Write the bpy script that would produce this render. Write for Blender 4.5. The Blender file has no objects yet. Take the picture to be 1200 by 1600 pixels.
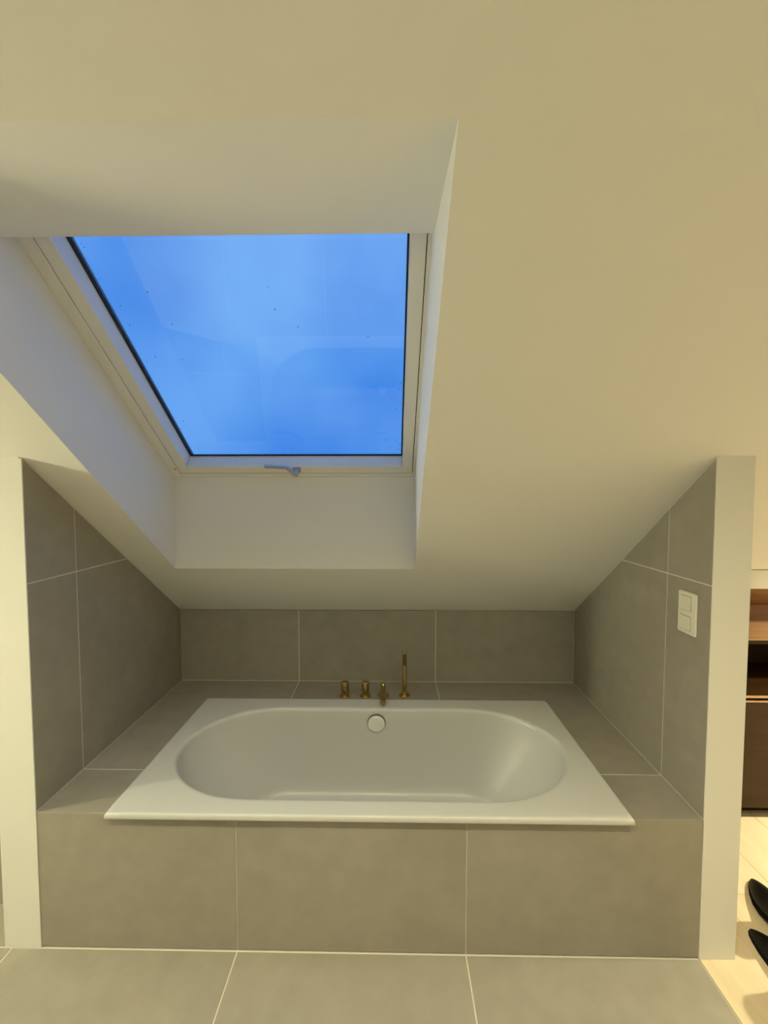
import bpy, bmesh, math, random
from mathutils import Vector, Matrix
random.seed(4)
sc = bpy.context.scene
C = sc.collection

# ------------------------------------------------------------ camera
PITCH, YAW, ROLL = -0.0480, -0.0162, -0.0003
fw = Vector((math.sin(YAW)*math.cos(PITCH), math.cos(YAW)*math.cos(PITCH), math.sin(PITCH)))
rt0 = Vector((math.cos(YAW), -math.sin(YAW), 0)); up0 = rt0.cross(fw)
rt = rt0*math.cos(ROLL) + up0*math.sin(ROLL); up = up0*math.cos(ROLL) - rt0*math.sin(ROLL)
cam = bpy.data.objects.new('camera', bpy.data.cameras.new('camera')); C.objects.link(cam)
m = Matrix((rt, up, -fw)).transposed().to_4x4(); m.translation = Vector((0.0109, -1.40, 1.6148))
cam.matrix_world = m
cam.data.sensor_fit = 'VERTICAL'; cam.data.sensor_height = 36.0; cam.data.sensor_width = 27.0
cam.data.lens = 659.0/1600*36.0; cam.data.clip_start = 0.02
sc.camera = cam

# ------------------------------------------------------------ exposure
sc.view_settings.view_transform = 'Standard'; sc.view_settings.look = 'None'
sc.view_settings.gamma = 1.0; sc.view_settings.use_curve_mapping = False
sc.view_settings.exposure = 0.0

# ------------------------------------------------------------ dusk sky
SKY_STRENGTH = 1.0
w = bpy.data.worlds.new('dusk_sky'); sc.world = w; w.use_nodes = True
nt = w.node_tree; nt.nodes.clear()
wo = nt.nodes.new('ShaderNodeOutputWorld'); bg = nt.nodes.new('ShaderNodeBackground')
tc = nt.nodes.new('ShaderNodeTexCoord'); nz = nt.nodes.new('ShaderNodeTexNoise')
nz.inputs['Scale'].default_value = 2.3; nz.inputs['Detail'].default_value = 3.0; nz.inputs['Roughness'].default_value = 0.45
rp = nt.nodes.new('ShaderNodeValToRGB')
rp.color_ramp.elements[0].position = 0.36; rp.color_ramp.elements[0].color = (0.055, 0.275, 0.88, 1)
rp.color_ramp.elements[1].position = 0.68; rp.color_ramp.elements[1].color = (0.185, 0.485, 1.02, 1)
nt.links.new(tc.outputs['Generated'], nz.inputs['Vector']); nt.links.new(nz.outputs['Fac'], rp.inputs['Fac'])
nt.links.new(rp.outputs['Color'], bg.inputs['Color']); bg.inputs['Strength'].default_value = SKY_STRENGTH
nt.links.new(bg.outputs['Background'], wo.inputs['Surface'])

# lamp settings (each lamp's own light is made in its builder)
P_ROOM, COL_ROOM = 111.0, (1.0, 0.905, 0.54)
P_WALL, COL_WALL = 125.0, (1.0, 0.94, 0.57)
P_DRESS, COL_DRESS = 285.0, (1.0, 0.88, 0.55)

# ------------------------------------------------------------ measures (metres)
XL, XR = -1.228, 1.077          # tiled faces of the niche
D = 1.0335                      # niche depth
HL = 0.498                      # height of the tiled ledge
Z0, S = 1.7318, 0.7788          # sloped ceiling: z = Z0 - S*y
A = math.atan(S); CA, SA = math.cos(A), math.sin(A)
T = 0.803                       # tile pitch
J1 = -0.5292; J2 = J1 + T
YJ = 0.2304
PL, PR = -1.358, 1.200          # outer faces of the two stub walls
ZF = 2.50                       # flat ceiling
RX0, RX1, RY0 = -2.90, 3.90, -3.30
G = 0.0044                      # grout joint
TT = 0.009                      # tile thickness
def cz(y): return Z0 - S*y
def W(x, v, n): return Vector((x, -v*CA + n*SA, Z0 + v*SA + n*CA))   # roof space: x, up the slope, outwards

# ------------------------------------------------------------ materials
def new_mat(name):
    mt = bpy.data.materials.new(name); mt.use_nodes = True
    n = mt.node_tree.nodes; return mt, n, mt.node_tree.links, n['Principled BSDF']
def simple(name, col, rough=0.5, metal=0.0, bump=0.0, scale=60.0, var=0.0, coat=0.0):
    mt, n, l, b = new_mat(name)
    b.inputs['Base Color'].default_value = (*col, 1); b.inputs['Roughness'].default_value = rough
    b.inputs['Metallic'].default_value = metal; b.inputs['Coat Weight'].default_value = coat
    if bump or var:
        t = n.new('ShaderNodeTexCoord'); z = n.new('ShaderNodeTexNoise')
        z.inputs['Scale'].default_value = scale; z.inputs['Detail'].default_value = 4
        l.new(t.outputs['Object'], z.inputs['Vector'])
        if bump:
            bp = n.new('ShaderNodeBump'); bp.inputs['Strength'].default_value = bump; bp.inputs['Distance'].default_value = 0.002
            l.new(z.outputs['Fac'], bp.inputs['Height']); l.new(bp.outputs['Normal'], b.inputs['Normal'])
        if var:
            r = n.new('ShaderNodeValToRGB')
            r.color_ramp.elements[0].position = .3; r.color_ramp.elements[1].position = .7
            r.color_ramp.elements[0].color = (*[c*(1-var) for c in col], 1); r.color_ramp.elements[1].color = (*[min(1, c*(1+var)) for c in col], 1)
            l.new(z.outputs['Fac'], r.inputs['Fac']); l.new(r.outputs['Color'], b.inputs['Base Color'])
    return mt
def tile_mat():
    mt, n, l, b = new_mat('taupe_stone_tile')
    t = n.new('ShaderNodeTexCoord'); oi = n.new('ShaderNodeObjectInfo')
    mul = n.new('ShaderNodeVectorMath'); mul.operation = 'MULTIPLY_ADD'; mul.inputs[1].default_value = (37, 53, 71)
    l.new(oi.outputs['Random'], mul.inputs[0]); l.new(t.outputs['Object'], mul.inputs[2])
    z1 = n.new('ShaderNodeTexNoise'); z1.inputs['Scale'].default_value = 2.6; z1.inputs['Detail'].default_value = 5; z1.inputs['Distortion'].default_value = .6
    z2 = n.new('ShaderNodeTexNoise'); z2.inputs['Scale'].default_value = 14; z2.inputs['Detail'].default_value = 6
    z3 = n.new('ShaderNodeTexNoise'); z3.inputs['Scale'].default_value = 260; z3.inputs['Detail'].default_value = 2
    for z in (z1, z2, z3): l.new(mul.outputs[0], z.inputs['Vector'])
    r = n.new('ShaderNodeValToRGB')
    r.color_ramp.elements[0].position = .32; r.color_ramp.elements[0].color = (.305, .283, .247, 1)
    r.color_ramp.elements[1].position = .68; r.color_ramp.elements[1].color = (.338, .316, .279, 1)
    l.new(z1.outputs['Fac'], r.inputs['Fac'])
    mx = n.new('ShaderNodeMix'); mx.data_type = 'RGBA'; mx.blend_type = 'OVERLAY'; mx.inputs[0].default_value = .14
    l.new(r.outputs['Color'], mx.inputs[6]); l.new(z2.outputs['Fac'], mx.inputs[7]); l.new(mx.outputs[2], b.inputs['Base Color'])
    b.inputs['Roughness'].default_value = .50
    bp = n.new('ShaderNodeBump'); bp.inputs['Strength'].default_value = .08; bp.inputs['Distance'].default_value = .001
    l.new(z3.outputs['Fac'], bp.inputs['Height']); l.new(bp.outputs['Normal'], b.inputs['Normal'])
    return mt
def wood(name, c0, c1, rough, sc_=(14, 1.2, 14), axis_long='y'):
    mt, n, l, b = new_mat(name)
    t = n.new('ShaderNodeTexCoord'); oi = n.new('ShaderNodeObjectInfo')
    mul = n.new('ShaderNodeVectorMath'); mul.operation = 'MULTIPLY_ADD'; mul.inputs[1].default_value = (13, 29, 17)
    l.new(oi.outputs['Random'], mul.inputs[0]); l.new(t.outputs['Object'], mul.inputs[2])
    mp = n.new('ShaderNodeMapping'); mp.inputs['Scale'].default_value = sc_
    l.new(mul.outputs[0], mp.inputs['Vector'])
    z = n.new('ShaderNodeTexNoise'); z.inputs['Scale'].default_value = 2.2; z.inputs['Detail'].default_value = 7; z.inputs['Distortion'].default_value = .8
    l.new(mp.outputs['Vector'], z.inputs['Vector'])
    r = n.new('ShaderNodeValToRGB'); r.color_ramp.elements[0].position = .3; r.color_ramp.elements[1].position = .72
    r.color_ramp.elements[0].color = (*c0, 1); r.color_ramp.elements[1].color = (*c1, 1)
    l.new(z.outputs['Fac'], r.inputs['Fac']); l.new(r.outputs['Color'], b.inputs['Base Color'])
    b.inputs['Roughness'].default_value = rough
    bp = n.new('ShaderNodeBump'); bp.inputs['Strength'].default_value = .15; bp.inputs['Distance'].default_value = .0006
    l.new(z.outputs['Fac'], bp.inputs['Height']); l.new(bp.outputs['Normal'], b.inputs['Normal'])
    return mt
def glass_mat():
    mt, n, l, b = new_mat('insulating_glass'); n.remove(b); out = n['Material Output']
    tr = n.new('ShaderNodeBsdfTransparent'); tr.inputs['Color'].default_value = (.95, .975, 1, 1)
    gl = n.new('ShaderNodeBsdfGlossy'); gl.inputs['Roughness'].default_value = .0
    ge = n.new('ShaderNodeNewGeometry'); dt = n.new('ShaderNodeVectorMath'); dt.operation = 'DOT_PRODUCT'   # Schlick reflectance of a coated pane
    l.new(ge.outputs['Normal'], dt.inputs[0]); l.new(ge.outputs['Incoming'], dt.inputs[1])
    def mth(op, a, b=None):
        m_ = n.new('ShaderNodeMath'); m_.operation = op
        for i, q in enumerate((a, b)):
            if q is None: continue
            if isinstance(q, (int, float)): m_.inputs[i].default_value = q
            else: l.new(q, m_.inputs[i])
        return m_.outputs[0]
    F0 = .06
    fac = mth('ADD', mth('MULTIPLY', mth('POWER', mth('SUBTRACT', 1.0, mth('ABSOLUTE', dt.outputs['Value'])), 5.0), 1-F0), F0)
    ms = n.new('ShaderNodeMixShader')
    l.new(fac, ms.inputs['Fac']); l.new(tr.outputs[0], ms.inputs[1]); l.new(gl.outputs[0], ms.inputs[2]); l.new(ms.outputs[0], out.inputs['Surface'])
    return mt
def emit(name, col, s):
    mt, n, l, b = new_mat(name)
    b.inputs['Base Color'].default_value = (*col, 1); b.inputs['Emission Color'].default_value = (*col, 1); b.inputs['Emission Strength'].default_value = s
    return mt
M = dict(
    paint=simple('white_wall_paint', (.80, .797, .785), .75, bump=.10, scale=420),
    tile=tile_mat(),
    grout=simple('light_grout', (.74, .71, .65), .9, bump=.2, scale=300),
    enamel=simple('white_enamel', (.62, .628, .632), .30, coat=.1),
    cover=simple('white_gloss_cover', (.86, .86, .85), .25),
    brass=simple('brushed_brass', (.58, .44, .185), .26, metal=1.0, bump=.05, scale=220),
    brass_dark=simple('dark_brass_grille', (.20, .155, .065), .5, metal=1.0),  # darker brass for the spray face, grooves and small marks
    plastic=simple('white_switch_plastic', (.80, .78, .72), .4),
    frame=simple('white_lacquered_window_frame', (.80, .79, .77), .35),
    gasket=simple('black_rubber', (.008, .008, .010), .6),
    alu=simple('grey_outer_spacer', (.16, .17, .19), .4, metal=.6),
    glass=glass_mat(),
    steel=simple('satin_nickel', (.50, .50, .51), .38, metal=1.0),
    oak=wood('pale_oak', (.66, .55, .385), (.75, .645, .47), .5, (9, .9, 9)),
    walnut=wood('walnut_veneer', (.17, .080, .030), (.28, .14, .058), .45, (1.0, 12, 12)),
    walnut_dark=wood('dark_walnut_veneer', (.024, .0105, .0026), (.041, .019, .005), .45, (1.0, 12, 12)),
    shelf=wood('light_walnut_shelf', (.42, .245, .125), (.55, .35, .195), .5, (1.0, 12, 12)),
    leather=simple('black_leather', (.004, .004, .0045), .48, bump=.1, scale=180),
    sole=simple('black_rubber_sole', (.010, .010, .010), .7),
    cap=simple('metal_corner_trim', (.62, .58, .50), .4),
    zinc=simple('zinc_roof', (.12, .12, .13), .6),
    water=simple('rain_drop', (.02, .05, .12), .05),
)

# ------------------------------------------------------------ helpers
def link(o, parent=None, mat=None, **props):
    C.objects.link(o)
    if parent: o.parent = parent
    if mat is not None: o.data.materials.append(mat)
    for k, v in props.items(): o[k] = v
    return o
def from_bm(name, bm, mat, parent=None, smooth=False, origin=None, **props):
    me = bpy.data.meshes.new(name)
    bmesh.ops.recalc_face_normals(bm, faces=bm.faces)
    if origin is None:
        lo = Vector([min(v.co[i] for v in bm.verts) for i in range(3)]); hi = Vector([max(v.co[i] for v in bm.verts) for i in range(3)])
        origin = (lo+hi)/2; origin.z = lo.z
    origin = Vector(origin)
    for v in bm.verts: v.co -= origin
    bm.to_mesh(me); bm.free()
    if smooth:
        for p in me.polygons: p.use_smooth = True
    o = bpy.data.objects.new(name, me)
    base = parent_loc(parent)
    o.location = origin - base
    return link(o, parent, mat, **props)
def parent_loc(p):
    v = Vector((0, 0, 0))
    while p is not None: v += p.location; p = p.parent
    return v
def bm_prism(bm, pts3, ext, bevel=0.0):
    vs = [bm.verts.new(p) for p in pts3]; f = bm.faces.new(vs)
    r = bmesh.ops.extrude_face_region(bm, geom=[f])
    nv = [g for g in r['geom'] if isinstance(g, bmesh.types.BMVert)]
    for v in nv: v.co += ext
    es = set(e for v in vs+nv for e in v.link_edges)
    if bevel:
        bmesh.ops.bevel(bm, geom=list(es), offset=bevel, segments=1, affect='EDGES')
def prism(name, pts3, ext, mat, parent=None, bevel=0.0, **props):
    bm = bmesh.new(); bm_prism(bm, [Vector(p) for p in pts3], Vector(ext), bevel)
    return from_bm(name, bm, mat, parent, **props)
def bm_box(bm, x0, x1, y0, y1, z0, z1, bevel=0.0, seg=1):
    r = bmesh.ops.create_cube(bm, size=1.0)
    for v in r['verts']:
        v.co = Vector((x0 if v.co.x < 0 else x1, y0 if v.co.y < 0 else y1, z0 if v.co.z < 0 else z1))
    if bevel:
        es = set(e for v in r['verts'] for e in v.link_edges)
        bmesh.ops.bevel(bm, geom=list(es), offset=bevel, segments=seg, affect='EDGES')
def box(name, x0, x1, y0, y1, z0, z1, mat, parent=None, bevel=0.0, seg=1, **props):
    bm = bmesh.new(); bm_box(bm, x0, x1, y0, y1, z0, z1, bevel, seg)
    return from_bm(name, bm, mat, parent, **props)
def boxes(name, lst, mat, parent=None, bevel=0.0, **props):
    bm = bmesh.new()
    for b in lst: bm_box(bm, *b, bevel)
    return from_bm(name, bm, mat, parent, **props)
def wbox(name, lst, mat, parent=None, bevel=0.0, **props):      # boxes in roof space (x, v, n)
    bm = bmesh.new()
    for b in lst: bm_box(bm, *b, bevel)
    for v in bm.verts: v.co = W(*v.co)
    return from_bm(name, bm, mat, parent, **props)
def lathe(bm, prof, mtx=None, seg=32):
    """prof: (r, z) list, closed with caps at r=0"""
    rings = []
    for r, z in prof:
        if r < 1e-6: rings.append([bm.verts.new((0, 0, z))])
        else: rings.append([bm.verts.new((r*math.cos(2*math.pi*i/seg), r*math.sin(2*math.pi*i/seg), z)) for i in range(seg)])
    for a, b in zip(rings, rings[1:]):
        for i in range(seg):
            j = (i+1) % seg
            if len(a) == 1 and len(b) == 1: continue
            if len(a) == 1: bm.faces.new((a[0], b[i], b[j]))
            elif len(b) == 1: bm.faces.new((a[i], a[j], b[0]))
            else: bm.faces.new((a[i], a[j], b[j], b[i]))
    if mtx is not None:
        for ring in rings:
            for v in ring: v.co = mtx @ v.co
def empty(name, loc, **props):
    o = bpy.data.objects.new(name, None); o.location = loc; o.empty_display_size = .05
    return link(o, None, None, **props)
def clip(poly, a, b, c):               # keep a*u + b*v <= c
    out = []
    for i in range(len(poly)):
        p, q = poly[i], poly[(i+1) % len(poly)]
        dp, dq = a*p[0]+b*p[1]-c, a*q[0]+b*q[1]-c
        if dp <= 0: out.append(p)
        if dp*dq < 0:
            t = dp/(dp-dq); out.append((p[0]+t*(q[0]-p[0]), p[1]+t*(q[1]-p[1])))
    return out
ST = 'structure'
for k_, sv in (('leather', .12), ('sole', .15), ('walnut_dark', .2)): M[k_].node_tree.nodes['Principled BSDF'].inputs['Specular IOR Level'].default_value = sv

# ============================================================ THE SETTING
# ---- floor: grout bed with loose tiles, oak planks on the dressing side
floor = boxes('floor', [(RX0-.1, XR, RY0-.1, 1.25, -.15, -.0016)], M['grout'], origin=(0, 0, -.15), kind=ST, category='floor',
              label='floor of large taupe stone-look tiles with pale grout in front of the bath')
xs = [RX0] + [J1 + k*T for k in range(-2, 3)]
xs[-1] = XR
ys = [0.0 - k*T for k in range(0, 5)]; ys[-1] = RY0
for i in range(len(xs)-1):
    for j in range(len(ys)-1):
        box('floor_tile', xs[i]+G/2, xs[i+1]-G/2, ys[j+1]+G/2, ys[j]-G/2, -TT, 0, M['tile'], floor, .0007)
box('floor_tile', RX0+G/2, J1-2*T-G/2, G/2, .15, -TT, 0, M['tile'], floor, .0007)
box('floor_tile', J1-2*T+G/2, PL-.002, G/2, .15, -TT, 0, M['tile'], floor, .0007)
floor2 = boxes('floor', [(XR, RX1+.1, RY0-.1, 1.25, -.15, -.004)], M['walnut_dark'], origin=(2, 0, -.15), kind=ST, category='floor',
               label='pale oak plank floor beyond the stub wall with the switch')
PW = .2465
x = XR + .0015; k = 0
while x < RX1:
    y = .242 if k == 0 else -.4 - .7*((k*5) % 3)
    cuts = [RY0] + sorted(c for c in (y-4.4, y-2.2, y, y+2.2) if RY0+.1 < c < 1.0) + [1.03]
    if k == 1: cuts = [RY0, -1.9, .242, 1.03]
    if k == 0: cuts = [RY0, -2.6, -.62, 1.03]
    for c0, c1 in zip(cuts, cuts[1:]):
        box('floor_plank', x+.0006, min(x+PW, RX1)-.0006, c0+.0006, c1-.0006, -.014, 0, M['oak'], floor2, .0008)
    x += PW; k += 1

# ---- ceiling: sloped slab with the window shaft, and the flat part behind
HX0, HX1 = -1.043, .125                    # shaft width
VB, VT = -.800, .836                       # shaft opening in the slope
VMIN, VMAX = -1.62, (ZF-Z0)/SA             # lower end, ridge to flat ceiling
ROOF = .40
BT = .002
VBW = -.525                                # where the lower reveal meets the window
TE = (.5445, .293)                          # end of the upper reveal board (v, n)
def vpoly(x, pts): return [W(x, v, n) for v, n in pts]
bm = bmesh.new()
def slab(x0, x1, pts): bm_prism(bm, vpoly(x0, pts), Vector((x1-x0, 0, 0)))
topcut = [(VMAX, 0), (VMAX+.35, .45)]
slab(RX0-.1, HX0-BT, [(VMIN, 0), (VMAX, 0), (VMAX+.30, ROOF), (VMIN, ROOF)])
slab(HX1+BT, RX1+.1, [(VMIN, 0), (VMAX, 0), (VMAX+.30, ROOF), (VMIN, ROOF)])
slab(HX0-BT, HX1+BT, [(VMIN, 0), (VB-.004, 0), (VBW-.035, ROOF-.05), (VBW-.035, ROOF), (VMIN, ROOF)])
slab(HX0-BT, HX1+BT, [(VT+.012, 0), (VMAX, 0), (VMAX+.30, ROOF), (.76, ROOF), (.76, TE[1])])
ceiling = from_bm('ceiling', bm, M['paint'], kind=ST, category='ceiling', label='white sloping attic ceiling around the roof window')
# reveal boards of the shaft
prism('window_reveal', vpoly(HX0-BT, [(VB-.004, 0), (VT+.012, 0), (.72, .352), (VBW-.03, .352)]), (BT, 0, 0), M['paint'], ceiling)
prism('window_reveal', vpoly(HX1, [(VB-.004, 0), (VT+.012, 0), (.72, .352), (VBW-.03, .352)]), (BT, 0, 0), M['paint'], ceiling)
prism('window_reveal', vpoly(HX0, [(VB-.004, 0), (VB, 0), (VBW, .352), (VBW-.034, .352)]), (HX1-HX0, 0, 0), M['paint'], ceiling)
prism('window_reveal', vpoly(HX0, [(VT, 0), (VT+.012, 0), (.76, TE[1]-.002), TE]), (HX1-HX0, 0, 0), M['paint'], ceiling)
yv = W(0, VMAX, 0).y
boxes('ceiling', [(RX0-.1, RX1+.1, RY0-.1, yv, ZF, ZF+.12)], M['paint'], kind=ST, category='ceiling', label='flat white ceiling above the middle of the attic room')

# ---- stub walls left and right of the bath, tiled inside
def stub(name, xo, xi, label):
    s = 1 if xi > xo else -1
    poly = [(0, 0), (1.20, 0), (1.20, cz(1.20)), (0, cz(0)-.0003)]
    wl = prism(name, [(xo, y, z) for y, z in poly], (xi-s*TT-xo, 0, 0), M['paint'], origin=(xo, 0, 0), kind=ST, category='wall', label=label)
    # narrow painted edge in front of the tiles
    box('corner_edge', min(xi-s*TT, xi), max(xi-s*TT, xi), 0, .004, 0, cz(.004)-.002, M['paint'], wl)
    prism('grout_bed', [(xi-s*TT, y, z) for y, z in [(.004, HL-.02), (D, HL-.02), (D, cz(D)-.001), (.004, cz(.004)-.001)]], (s*(TT-.0016), 0, 0), M['grout'], wl)
    for ya, yb in ((.004, YJ), (YJ, D)):
        for za, zb in ((HL, HL+T), (HL+T, 2.2)):
            g = G/2
            p = [(ya + (g if ya > .01 else .001), za+g), (yb-g, za+g), (yb-g, zb-g), (ya + (g if ya > .01 else .001), zb-g)]
            p = clip(p, S, 1.0, Z0-.0045)
            prism('wall_tile', [(xi-s*TT, y, z) for y, z in p], (s*TT, 0, 0), M['tile'], wl, .0006)
    return wl
wall_left = stub('wall_left', PL, XL, 'white stub wall without a switch, tiled inside, beside the bath')
wall_right = stub('wall_right', PR, XR, 'white stub wall carrying the switch, tiled inside, between bath and oak floor')
# ---- low tiled wall behind the bath
wall_back = prism('wall_back', [(XL, D+TT, 0), (XR, D+TT, 0), (XR, D+TT, cz(D+TT)-.001), (XL, D+TT, cz(D+TT)-.001)], (0, .12, 0), M['paint'], origin=(0, D, 0),
                  kind=ST, category='wall', label='low taupe tiled wall behind the bath taps')
box('grout_bed', XL, XR, D+.0016, D+TT, HL-.02, cz(D)-.006, M['grout'], wall_back)
for xa, xb in ((XL, J1), (J1, J2), (J2, XR)):
    box('wall_tile', xa+G/2, xb-G/2, D, D+TT, HL+G/2, cz(D)-.005, M['tile'], wall_back, .0006)
# ---- tiled low wall left of the left stub wall
wall_bl = prism('wall_back_left', [(RX0, .15+TT, 0), (PL, .15+TT, 0), (PL, .15+TT, cz(.16)-.001), (RX0, .15+TT, cz(.16)-.001)], (0, .12, 0), M['grout'], origin=(-2.1, .16, 0),
                kind=ST, category='wall', label='taupe tiled wall beyond the stub wall without a switch')
for xa, xb in ((RX0, J1-2*T), (J1-2*T, PL)):
    for za, zb in ((0, T), (T, cz(.15)-.004)):
        box('wall_tile', xa+G/2, xb-G/2, .15, .15+TT, za+.002, zb-G/2, M['tile'], wall_bl, .0006)
# ---- outer walls of the room
box('wall_side_left', RX0-.1, RX0, RY0-.1, 1.2, 0, ZF, M['paint'], kind=ST, category='wall', label='white outer wall past the tiled low wall')
box('wall_side_right', RX1, RX1+.1, RY0-.1, 1.2, 0, ZF, M['paint'], kind=ST, category='wall', label='white outer wall at the end of the walnut cupboard')
box('wall_front', RX0-.1, RX1+.1, RY0-.1, RY0, 0, ZF, M['paint'], kind=ST, category='wall', label='white wall facing the bath niche')
prism('wall_back_right', [(PR, 1.06, 0), (RX1, 1.06, 0), (RX1, 1.06, cz(1.06)-.001), (PR, 1.06, cz(1.06)-.001)], (0, .12, 0), M['paint'], kind=ST, category='wall', label='low white eaves wall behind the walnut cupboard')

# ---- tiled bath surround
sur = boxes('bath_surround', [(XL, XR, .004+TT-.0075, .046, 0, HL-TT), (XL, -.905, .046, D, 0, HL-.0016), (.765, XR, .046, D, 0, HL-.0016), (-.905, .765, .715, D, 0, HL-.0016),
                              (XL, XR, .006, .046, HL-TT, HL-.0016)],
            M['grout'], origin=(0, 0, 0), kind=ST, category='bath surround', label='boxed-in tiled ledge that carries the white bathtub')
for xa, xb in ((XL, J1), (J1, J2), (J2, XR)):
    box('front_tile', xa+(G/2 if xa > XL else .001), xb-(G/2 if xb < XR else .001), .002, .002+TT, .003, HL-.0035, M['tile'], sur, .0006)
TX0, TX1, TY0, TY1 = -.93, .79, .046, .745
g = G/2
zl = HL-TT
def deck(pts): prism('ledge_tile', [(x_, y_, zl) for x_, y_ in pts], (0, 0, TT), M['tile'], sur, .0006)
deck([(XL+g, .003), (TX0, .003), (TX0, YJ-g), (XL+g, YJ-g)])
deck([(TX1, .003), (XR-g, .003), (XR-g, YJ-g), (TX1, YJ-g)])
deck([(XL+g, YJ+g), (TX0, YJ+g), (TX0, TY1), (J1-g, TY1), (J1-g, D-g), (XL+g, D-g)])
deck([(J1+g, TY1), (J2-g, TY1), (J2-g, D-g), (J1+g, D-g)])
deck([(J2+g, TY1), (TX1, TY1), (TX1, YJ+g), (XR-g, YJ+g), (XR-g, D-g), (J2+g, D-g)])

# ---- roof window
win = empty('window_1', W((HX0+HX1)/2, VBW, .36), kind=ST, category='window', label='white roof window with a grey handle in the sloping ceiling')
NF = .356
SX0, SX1, SV0, SV1 = -.998, .1115, -.503, .66       # joint between frame and sash
IX0, IX1, IV0, IV1 = -.952, .0655, -.456, .60       # sash inner edge
wbox('outer_frame', [(-1.075, SX0-.0015, -.575, .745, NF-.003, .47), (SX1+.0030, .165, -.575, .745, NF-.003, .47),
                     (SX0-.0015, SX1+.003, -.575, SV0-.0015, NF-.003, .47), (SX0-.0015, SX1+.003, SV1+.002, .745, NF-.003, .47)], M['frame'], win, .001)
wbox('frame_seal', [(SX0-.003, SX1+.004, SV0-.003, SV0+.004, NF+.008, .45), (SX0-.003, SX1+.004, SV1-.004, SV1+.004, NF+.008, .45),
                    (SX0-.003, SX0+.004, SV0, SV1, NF+.008, .45), (SX1-.004, SX1+.004, SV0, SV1, NF+.008, .45)], M['gasket'], win)
sash = wbox('sash', [(SX0, IX0, SV0, SV1, NF, .445), (IX1, SX1, SV0, SV1, NF, .4345), (IX0, IX1, SV0, IV0, NF, .4345), (IX0, IX1, IV1, SV1, NF, .445)], M['frame'], win, .0012)
NG = .4265
wbox('glazing_seal', [(IX0-.004, IX0+.0065, IV0-.004, IV1, NG-.003, NG+.003), (IX1-.0065, IX1+.004, IV0-.004, IV1, NG-.003, NG+.003),
                      (IX0, IX1, IV0-.004, IV0+.0065, NG-.003, NG+.003), (IX0, IX1, IV1-.0065, IV1+.004, NG-.003, NG+.003)], M['gasket'], sash)
wbox('spacer_bar', [(IX0+.004, IX0+.0085, IV0, IV1, NG+.007, NG+.016)], M['alu'], sash)
wbox('glass_pane', [(IX0-.004, IX1+.004, IV0-.004, IV1+.004, NG+.003, NG+.0065)], M['glass'], sash)
# outer cladding of the window
wbox('roof_flashing', [(-1.10, IX0-.030, -.66, .80, .47, .50), (IX1+.030, .19, -.66, .80, .47, .50), (IX0-.030, IX1+.030, -.66, -.56, .47, .50), (IX0-.030, IX1+.030, IV1+.02, .80, .47, .50)], M['zinc'], win)
# rain specks on the outer face of the glass
bm = bmesh.new()
for i in range(46):
    edge = random.random()
    if edge < .4: px, pv = IX1-.012-random.random()**2*.05, IV0+.03+random.random()**1.5*.4
    elif edge < .8: px, pv = IX0+.022+random.random()**2*.06, IV0+.03+random.random()**1.2*.9
    else: px, pv = random.uniform(IX0+.1, IX1-.1), IV0+random.uniform(.1, .8)
    r = random.uniform(.0010, .0024)
    bmesh.ops.create_icosphere(bm, subdivisions=1, radius=r, matrix=Matrix.Translation(W(px, pv, NG+.0068)) @ Matrix.Diagonal((1, 1.5, 1, 1)))
from_bm('rain_drops', bm, M['water'], sash, kind='stuff')
# screw hole in the frame
bm = bmesh.new()
rotn = Matrix.Rotation(-A, 4, 'X')
lathe(bm, [(0, -.0005), (.0034, -.0005), (.0034, .001), (0, .001)], Matrix.Translation(W(-1.010, -.470, NF-.0032)) @ rotn, 12)
from_bm('screw_hole', bm, M['gasket'], win)
# handle: base block on the sash with a flat lever bending to the left
hz = empty('handle', (0, 0, 0)); hz.parent = win; hz.location = W(-.433, SV0+.020, NF) - win.location
hz['label'] = 'satin grey window handle'
def sweep(bm, pts, hw, ht):
    """flat bar through roof-space points (x, v, n), half sizes"""
    rings = []
    for i, p in enumerate(pts):
        a = Vector(pts[max(i-1, 0)]); b = Vector(pts[min(i+1, len(pts)-1)]); d = (b-a).normalized()
        side = Vector((0, 1, 0)); side = (side - d*side.dot(d)).normalized(); nn = d.cross(side)
        h_, t_ = (hw[i] if isinstance(hw, list) else hw), ht
        rings.append([bm.verts.new(W(*(Vector(p)+side*sx*h_+nn*sn*t_))) for sx, sn in ((-1, -1), (1, -1), (1, 1), (-1, 1))])
    for r0, r1 in zip(rings, rings[1:]):
        for i in range(4): bm.faces.new((r0[i], r0[(i+1) % 4], r1[(i+1) % 4], r1[i]))
    bm.faces.new(rings[0]); bm.faces.new(rings[-1][::-1])
HV = -.470
bm = bmesh.new()
bm_box(bm, -.450, -.414, -.490, -.461, NF-.010, NF, .003, 2)
lathe_m = Matrix.Translation((-.434, HV-.002, NF-.030))
for v in bm.verts: v.co = W(*v.co)
from_bm('handle_base', bm, M['steel'], hz)
bm = bmesh.new()
lathe(bm, [(0, 0), (.0095, 0), (.0105, .002), (.0105, .036), (0, .036)], Matrix.Translation(W(-.434, HV-.006, NF-.036)) @ rotn, 20)
from_bm('handle_pivot', bm, M['steel'], hz, smooth=False)
bm = bmesh.new()
sweep(bm, [(-.422, HV-.004, NF-.036), (-.440, HV+.004, NF-.037), (-.453, HV+.028, NF-.037), (-.468, HV+.048, NF-.036), (-.52, HV+.054, NF-.036), (-.566, HV+.055, NF-.035)], [.009, .009, .0085, .008, .008, .0085], .004)
from_bm('handle_lever', bm, M['steel'], hz)

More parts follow.
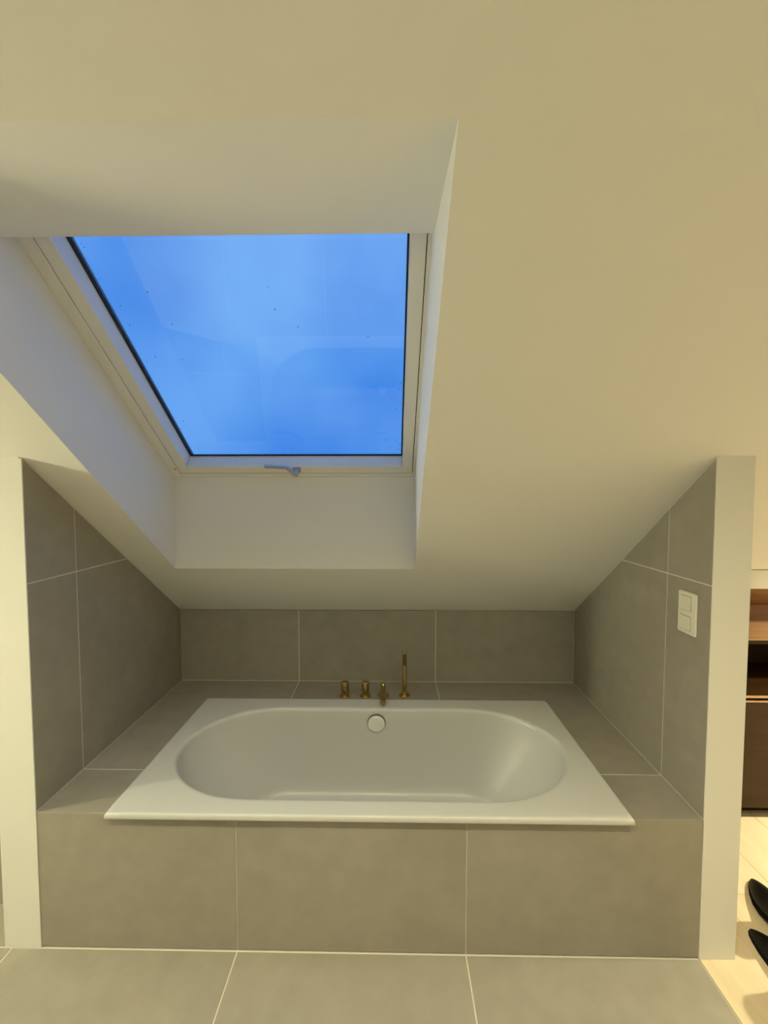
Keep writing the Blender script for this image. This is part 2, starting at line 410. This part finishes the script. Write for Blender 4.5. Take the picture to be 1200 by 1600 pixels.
# ============================================================ THINGS
# ---- bathtub
BX0, BX1, BY0, BY1 = -.968, .829, -.028, .783
RZ = HL + .0205
cx, cy = -.073, .369
N = 200
hx, hy = (BX1-BX0)/2, (BY1-BY0)/2
ox, oy = (BX0+BX1)/2, (BY0+BY1)/2
angs = [2*math.pi*i/N for i in range(N)]
for X_, Y_ in ((BX0, BY0), (BX1, BY0), (BX1, BY1), (BX0, BY1)):
    a_ = math.atan2(Y_-cy, X_-cx) % (2*math.pi)
    k = min(range(N), key=lambda i: abs(angs[i]-a_)); angs[k] = a_
def rect_pt(a, ins):
    c, s = math.cos(a), math.sin(a); r = 1e9
    if c > 1e-9: r = min(r, (BX1-ins-cx)/c)
    if c < -1e-9: r = min(r, (BX0+ins-cx)/c)
    if s > 1e-9: r = min(r, (BY1-ins-cy)/s)
    if s < -1e-9: r = min(r, (BY0+ins-cy)/s)
    return cx+r*c, cy+r*s
def oval_pt(a, hl, st, b):           # hl half length, st straight half length, b half width
    c, s = math.cos(a), math.sin(a); e = hl-st
    if abs(s) > 1e-9 and abs(b/abs(s)*c) <= st: r = b/abs(s)
    else:
        k = st*(1 if c > 0 else -1)
        A_ = (c/e)**2+(s/b)**2; B_ = -2*k*c/e**2; C_ = k*k/e**2-1
        r = (-B_+math.sqrt(max(0, B_*B_-4*A_*C_)))/(2*A_)
    return cx+r*c, cy+r*s
tub = empty('bathtub', ((BX0+BX1)/2, (BY0+BY1)/2, HL), category='bathtub', label='white rectangular built-in bathtub with an oval basin set in the tiled ledge')
bm = bmesh.new(); rings = []
def ring(fn, z): rings.append([bm.verts.new((*fn(a), z)) for a in angs])
ring(lambda a: rect_pt(a, .012), HL+.0006); ring(lambda a: rect_pt(a, .001), HL+.0006); ring(lambda a: rect_pt(a, 0), HL+.002)
ring(lambda a: rect_pt(a, .0005), HL+.0150); ring(lambda a: rect_pt(a, .002), HL+.0185); ring(lambda a: rect_pt(a, .005), RZ); ring(lambda a: rect_pt(a, .012), RZ)
O = (.822, .44, .321)
def ov(d, L=0): return lambda a: oval_pt(a, O[0]-d-L, O[1]-L*.4, O[2]-d)
ring(ov(-.012), RZ); ring(ov(-.003), RZ-.0004); ring(ov(.003), RZ-.003); ring(ov(.008), RZ-.009); ring(ov(.011), RZ-.018); ring(ov(.013), RZ-.035)
for k in range(1, 10):
    t = k/9; ring(ov(.013+.034*t+.0*t, .14*t**1.3), RZ-.035-.32*t)
for k in range(1, 7):
    t = math.radians(15*k); ring(ov(.047+.065*(1-math.cos(t)), .14+.02*(1-math.cos(t))), RZ-.355-.068*math.sin(t))
ring(ov(.20, .18), RZ-.427); ring(ov(.27, .22), RZ-.429)
for r0, r1 in zip(rings, rings[1:]):
    for i in range(N): j = (i+1) % N; bm.faces.new((r0[i], r0[j], r1[j], r1[i]))
cv = bm.verts.new((cx, cy, RZ-.430))
for i in range(N): bm.faces.new((rings[-1][i], rings[-1][(i+1) % N], cv))
from_bm('tub_shell', bm, M['enamel'], tub, smooth=True)
bm = bmesh.new()
oc = Vector((-.0611, .672, .4515))
tilt = Matrix.Translation(oc) @ Matrix.Rotation(math.radians(90+7), 4, 'X')
lathe(bm, [(0, .018), (.030, .018), (.040, .0165), (.0425, .014), (.043, .010), (.043, .004), (.030, .002), (.030, -.006), (0, -.006)], tilt, 48)
from_bm('overflow_cover', bm, M['cover'], tub, smooth=False, label='round white overflow cover')
bm = bmesh.new()
lathe(bm, [(0, .0035), (.0455, .0035), (.0455, -.004), (0, -.004)], tilt, 48)
from_bm('overflow_shadow_ring', bm, M['alu'], tub, label='thin dark ring painted as shadow behind the overflow cover')  # dark grey disc stands in for the shadow around the cover
bm = bmesh.new()
lathe(bm, [(0, .004), (.024, .004), (.030, .002), (.033, 0), (0, 0)], Matrix.Translation((-.061, .36, RZ-.4292)), 40)
from_bm('drain_cover', bm, M['cover'], tub, label='round white drain cover')

# ---- brass deck taps
def flange(bm, x, y, r=.031): lathe(bm, [(0, 0), (r, 0), (r, .005), (r-.0015, .0065), (0, .0065)], Matrix.Translation((x, y, HL)), 40)
def tapknob(name, x, y, label, marks):
    t = empty(name, (x, y, HL), category='tap', label=label, group='brass bath taps')
    bm = bmesh.new(); flange(bm, x, y); from_bm('rosette', bm, M['brass'], t)
    bm = bmesh.new()
    if marks:
        lathe(bm, [(0, .006), (.0205, .006), (.0205, .041), (0, .041)], Matrix.Translation((x, y, HL)), 36)
        from_bm('tap_body', bm, M['brass'], t)
        bm = bmesh.new(); lathe(bm, [(0, .0405), (.0190, .0405), (.0190, .0435), (0, .0435)], Matrix.Translation((x, y, HL)), 36)
        from_bm('groove_ring', bm, M['brass_dark'], t)
        bm = bmesh.new(); lathe(bm, [(0, .0435), (.0207, .0435), (.0207, .078), (.0190, .080), (0, .080)], Matrix.Translation((x, y, HL)), 36)
        k = from_bm('tap_handle', bm, M['brass'], t)
        bm = bmesh.new(); lathe(bm, [(0, 0), (.0032, 0), (.0032, .0015), (0, .0015)], Matrix.Translation((x+.001, y-.0206, HL+.056)) @ Matrix.Rotation(math.radians(90), 4, 'X'), 16)
        from_bm('temperature_dot', bm, M['brass_dark'], k)
    else:
        lathe(bm, [(0, .006), (.0205, .006), (.0205, .078), (.0190, .080), (0, .080)], Matrix.Translation((x, y, HL)), 36)
        from_bm('tap_handle', bm, M['brass'], t)
        bm = bmesh.new(); bm_box(bm, x-.0175, x-.0135, y-.0185, y-.0125, HL+.058, HL+.074, .0008)
        from_bm('pointer_mark', bm, M['brass_dark'], t)
tapknob('bath_tap', -.2393, .853, 'brushed brass bath tap with a dark ring around its middle', True)
tapknob('bath_tap', -.1273, .854, 'plain cylindrical brushed brass bath tap next to the spout', False)
sp = empty('bath_spout', (-.0297, .868, HL), category='spout', label='short brushed brass spout pointing over the bathtub rim')
bm = bmesh.new(); flange(bm, -.0297, .868); from_bm('rosette', bm, M['brass'], sp)
bm = bmesh.new()
lathe(bm, [(0, .006), (.0135, .006), (.0135, .062), (.011, .066), (0, .067)], Matrix.Translation((-.0297, .868, HL)), 32)
from_bm('spout_stem', bm, M['brass'], sp)
bm = bmesh.new()
mt_ = Matrix.Translation((-.0297, .868, HL+.046)) @ Matrix.Rotation(math.radians(91.5), 4, 'X')
lathe(bm, [(0, -.002), (.0135, -.002), (.0135, .168), (.0128, .170), (.0105, .170), (.0105, .160), (0, .160)], mt_, 32)
from_bm('spout_tube', bm, M['brass'], sp)
hs = empty('hand_shower', (.0863, .8645, HL), category='hand shower', label='slim upright brass hand shower stick standing on its round holder')
X_, Y_ = .0863, .8645
bm = bmesh.new(); flange(bm, X_, Y_); from_bm('rosette', bm, M['brass'], hs)
bm = bmesh.new(); lathe(bm, [(0, .006), (.0165, .006), (.0165, .020), (.013, .022), (0, .022)], Matrix.Translation((X_, Y_, HL)), 32); from_bm('holder', bm, M['brass'], hs)
bm = bmesh.new(); lathe(bm, [(0, .022), (.0120, .022), (.0120, .172), (0, .172)], Matrix.Translation((X_, Y_, HL)), 32); from_bm('shower_stick', bm, M['brass'], hs)
bm = bmesh.new(); lathe(bm, [(0, .172), (.0104, .172), (.0104, .226), (0, .226)], Matrix.Translation((X_, Y_, HL)), 32); from_bm('spray_grille', bm, M['brass_dark'], hs, label='dark spray face')
bm = bmesh.new()
for s in (-1, 1): bm_box(bm, X_+s*.0100-.0019, X_+s*.0100+.0019, Y_-.006, Y_+.006, HL+.168, HL+.252, .0008)
from_bm('prong_pair', bm, M['brass'], hs)

# ---- double light switch on the tiled wall
sw = empty('light_switch', (XR, .107, 1.107), category='switch', label='white double light switch with two rockers on the tiled wall')
def swx(bm, y0, y1, z0, z1, t0, t1, bev): bm_box(bm, XR-t1, XR-t0, y0, y1, z0, z1, bev, 2)
bm = bmesh.new(); swx(bm, .0620, .1525, 1.1065, 1.2565, .0, .009, .003); from_bm('switch_plate', bm, M['plastic'], sw)
for zc in (1.217, 1.146):
    bm = bmesh.new(); bm_box(bm, XR-.0098, XR-.0085, .0845, .1380, zc-.0262, zc+.0262); fr_ = from_bm('rocker_gap', bm, M['brass_dark'], sw)
    bm = bmesh.new()
    r = bmesh.ops.create_cube(bm, size=1.0)
    for v in r['verts']:
        top = v.co.z > 0
        v.co = Vector((XR-(.0085 if v.co.x > 0 else (.0145 if top else .0112)), .0853 if v.co.y < 0 else .1372, zc+(.0252 if top else -.0252)))
    bmesh.ops.bevel(bm, geom=bm.edges[:], offset=.0008, segments=1, affect='EDGES')
    from_bm('rocker', bm, M['plastic'], sw)

# ---- walnut cupboard built in under the eaves, beyond the right stub wall
YF = .625
cab = empty('eaves_cupboard', (2.55, YF, 0), category='cupboard', label='walnut eaves cupboard with open compartments over a closed dark front, beyond the switch wall')
CX0, CX1, CYB = PR+.004, RX1-.004, 1.05
def cprism(name, pts, mat, bevel=0.0, x0=CX0, x1=CX1, **k): return prism(name, [(x0, y, z) for y, z in pts], (x1-x0, 0, 0), mat, cab, bevel, **k)
cprism('top_panel', [(YF, 1.151), (YF+.018, 1.151), (YF+.018, cz(YF+.018)-.004), (YF, cz(YF)-.004)], M['paint'], label='white filler panel under the slope')
cprism('back_panel', [(CYB-.012, .06), (CYB, .06), (CYB, .90), (CYB-.012, .91)], M['walnut_dark'])
cprism('niche_back', [(.93, .902), (.945, .902), (.945, .985), (.93, .995)], M['walnut'])
cprism('niche_roof', [(YF+.02, 1.165), (YF+.02, 1.150), (.93, .99), (.94, 1.0)], M['walnut'])
box('shelf', CX0, CX1, YF, CYB-.012, .884, .902, M['shelf'], cab, .001)
box('shelf', CX0, CX1, YF+.002, CYB-.012, .612, .628, M['walnut_dark'], cab)
box('shelf_edge', CX0, CX1, YF-.0005, YF+.0015, .617, .628, M['shelf'], cab)
box('shelf_edge', CX0, CX1, YF-.002, YF, .884, .9005, M['walnut_dark'], cab)
box('front_lip', CX0, CX1, YF, YF+.02, .5955, .5985, M['shelf'], cab)
for xa in (CX0, 2.55, CX1-.018): boxes('side_panel', [(xa, xa+.018, YF+.02, CYB-.012, .0, .612), (xa, xa+.018, YF+.004, CYB-.012, .628, .884)], M['walnut_dark'], cab)
for xa, xb in ((CX0, 2.558), (2.560, CX1)):
    box('drawer_front', xa+.0015, xb-.0015, YF, YF+.019, .066, .595, M['walnut_dark'], cab, .001)
box('plinth', CX0, CX1, .695, .71, 0, .066, M['walnut_dark'], cab)

# ---- pair of black pointed ankle boots on the oak floor
def boot(name, tip, ang, label, shaft):
    """tip on the floor, axis running back from the toe"""
    t = empty(name, (tip[0], tip[1], 0), category='boot', label=label, group='pair of black boots')
    t.rotation_euler = (0, 0, ang)                 # local -Y runs from the toe to the heel
    # station: s back from toe, half width, sole height, top height
    st_ = [(0.0, .004, .004, .014), (.012, .013, .004, .024), (.035, .024, .004, .036), (.070, .036, .004, .050), (.115, .046, .005, .064), (.160, .047, .009, .082), (.200, .041, .017, .104),
           (.235, .036, .026, .128), (.262, .036, .031, .142), (.287, .032, .034, .142), (.300, .016, .038, .136)]
    bm = bmesh.new(); rings = []
    K = 16
    for s, hw, z0, z1 in st_:
        rr = []
        for i in range(K):
            a = 2*math.pi*i/K
            c, si = math.cos(a), math.sin(a)
            xx = 1.12*hw*(abs(c)**.75)*(1 if c >= 0 else -1)
            zz = (z0+(z1-z0)*.35) + ((z1-(z0+(z1-z0)*.35))*si if si > 0 else (z1-z0)*.35*(abs(si)**.6)*-1)
            if si > 0: xx *= 1-.35*si
            rr.append(bm.verts.new((xx, -s, zz)))
        rings.append(rr)
    for r0, r1 in zip(rings, rings[1:]):
        for i in range(K): bm.faces.new((r0[i], r0[(i+1) % K], r1[(i+1) % K], r1[i]))
    bm.faces.new(rings[0]); bm.faces.new(rings[-1][::-1])
    def add(nm, bm, mat, smooth=True):
        me = bpy.data.meshes.new(nm); bmesh.ops.recalc_face_normals(bm, faces=bm.faces); bm.to_mesh(me); bm.free()
        if smooth:
            for p in me.polygons: p.use_smooth = True
        o = bpy.data.objects.new(nm, me); link(o, t, mat)
        if smooth: o.modifiers.new('sub', 'SUBSURF').levels = 1; o.modifiers['sub'].render_levels = 2
    add('upper', bm, M['leather'])
    bm = bmesh.new(); prev = None; K = 20                    # ankle shaft, open at the top
    for z, lx, ly, yc in ((.085, .036, .058, -.238), (.115, .037, .060, -.236), (.150, .039, .058, -.240), (.150+shaft, .045, .062, -.244), (.150+shaft, .041, .058, -.244), (.125, .034, .052, -.240)):
        rr = [bm.verts.new((lx*math.cos(2*math.pi*i/K), yc+ly*math.sin(2*math.pi*i/K), z)) for i in range(K)]
        if prev:
            for i in range(K): bm.faces.new((prev[i], prev[(i+1) % K], rr[(i+1) % K], rr[i]))
        prev = rr
    add('shaft', bm, M['leather'])
    bm = bmesh.new()                                        # thin sole
    L = [(s, hw*1.12+.001) for s, hw, _, _ in st_[:8]]
    zz = [.0, .0, .0, .0, .001, .005, .013, .021]
    lo = [[bm.verts.new((sg*hw, -s, z)) for (s, hw), z in zip(L, zz)] for sg in (-1, 1)]
    hi = [[bm.verts.new((sg*hw, -s, z+.005)) for (s, hw), z in zip(L, zz)] for sg in (-1, 1)]
    for i in range(len(L)-1):
        bm.faces.new((lo[0][i], lo[0][i+1], lo[1][i+1], lo[1][i])); bm.faces.new((hi[0][i], hi[1][i], hi[1][i+1], hi[0][i+1]))
        for sg in (0, 1): bm.faces.new((lo[sg][i], hi[sg][i], hi[sg][i+1], lo[sg][i+1]))
    bm.faces.new((lo[0][0], lo[1][0], hi[1][0], hi[0][0])); bm.faces.new((lo[0][-1], hi[0][-1], hi[1][-1], lo[1][-1]))
    add('sole', bm, M['sole'], False)
    bm = bmesh.new(); bm_box(bm, -.026, .026, -.298, -.243, 0, .036, .004, 2); add('heel', bm, M['sole'], False)
boot('ankle_boot', (1.506, .298), math.radians(-14), 'black pointed leather ankle boot standing nearer the walnut cupboard', .06)
boot('ankle_boot', (1.328, .095), math.radians(9), 'black pointed leather ankle boot standing farther from the walnut cupboard', .06)

# ---- lamps, all added out of view to explain the room's light
ring_mat = simple('white_lamp_ring', (.8, .8, .8), .4)
def downlight(x, y, power, col, label, beam=126, slope=False):
    """added recessed spot, unseen; in the slope the ring lies in the ceiling plane and the lamp head still points down"""
    z = cz(y) if slope else ZF
    t = empty('added_downlight', (x, y, z), category='added ceiling light', label=label, group='added ceiling downlights')
    mx = Matrix.Translation((x, y, z)) @ (Matrix.Rotation(-A, 4, 'X') if slope else Matrix.Identity(4))
    bm = bmesh.new(); lathe(bm, [(.040, 0), (.052, 0), (.052, -.004), (.040, -.004), (.038, .0), (.040, 0)], mx, 40); from_bm('trim_ring', bm, ring_mat, t, origin=(x, y, z))
    bm = bmesh.new(); lathe(bm, [(0, -.001), (.038, -.001), (.038, .0), (0, .0)], mx, 32); from_bm('lens', bm, emit('lit_lens', col, 8.0), t, origin=(x, y, z))
    L = bpy.data.lights.new('added_beam', 'SPOT'); L.shadow_soft_size = .04; L.energy = power; L.color = col; L.spot_size = math.radians(beam); L.spot_blend = 1.0
    lo = bpy.data.objects.new('added_beam', L); C.objects.link(lo); lo.parent = t
    lo.location = (mx.to_3x3() @ Vector((0, 0, -.045))) if slope else (0, 0, -.006)
for x, y, lb in ((-1.0, -1.25, 'small round unseen downlight added in the flat ceiling facing the stub wall without a switch'), (-.1, -1.25, 'small round unseen downlight added in the flat ceiling facing the bath spout'),
                 (.8, -1.25, 'small round unseen downlight added in the flat ceiling facing the switch wall')):
    downlight(x, y, P_ROOM, COL_ROOM, lb)  # added ceiling spots, out of view, lighting floor and bath front
downlight(2.80, .05, P_DRESS, COL_DRESS, 'small round unseen downlight added in the sloping ceiling over the oak floor', 150, True)  # added spot beyond the frame that brightens the oak floor
# upright opal tube lamp, added out of view for the light from the left
LX, LY, LZ = RX0+.11, -.55, 1.30
wl_ = empty('added_wall_lamp', (RX0, LY, LZ), category='added wall lamp', label='unseen upright opal tube lamp added on the white outer wall past the tiled low wall')
box('mounting_plate', RX0, RX0+.012, LY-.035, LY+.035, LZ-.12, LZ+.12, M['steel'], wl_, .002)
for dz in (-.08, .08):
    bm = bmesh.new(); lathe(bm, [(0, .012), (.008, .012), (.008, .075), (0, .075)], Matrix.Translation((RX0, LY, LZ+dz)) @ Matrix.Rotation(math.radians(90), 4, 'Y'), 16)
    from_bm('bracket', bm, M['steel'], wl_)
for sg in (-1, 1):
    bm = bmesh.new(); lathe(bm, [(0, -.012), (.042, -.012), (.042, .012), (0, .012)], Matrix.Translation((LX, LY, LZ+sg*.462)), 28); from_bm('end_cap', bm, M['steel'], wl_)
bm = bmesh.new(); lathe(bm, [(0, -.45), (.040, -.45), (.040, .45), (0, .45)], Matrix.Translation((LX, LY, LZ)), 28)
from_bm('tube_shade', bm, emit('lit_opal_glass', COL_WALL, P_WALL*.72), wl_)
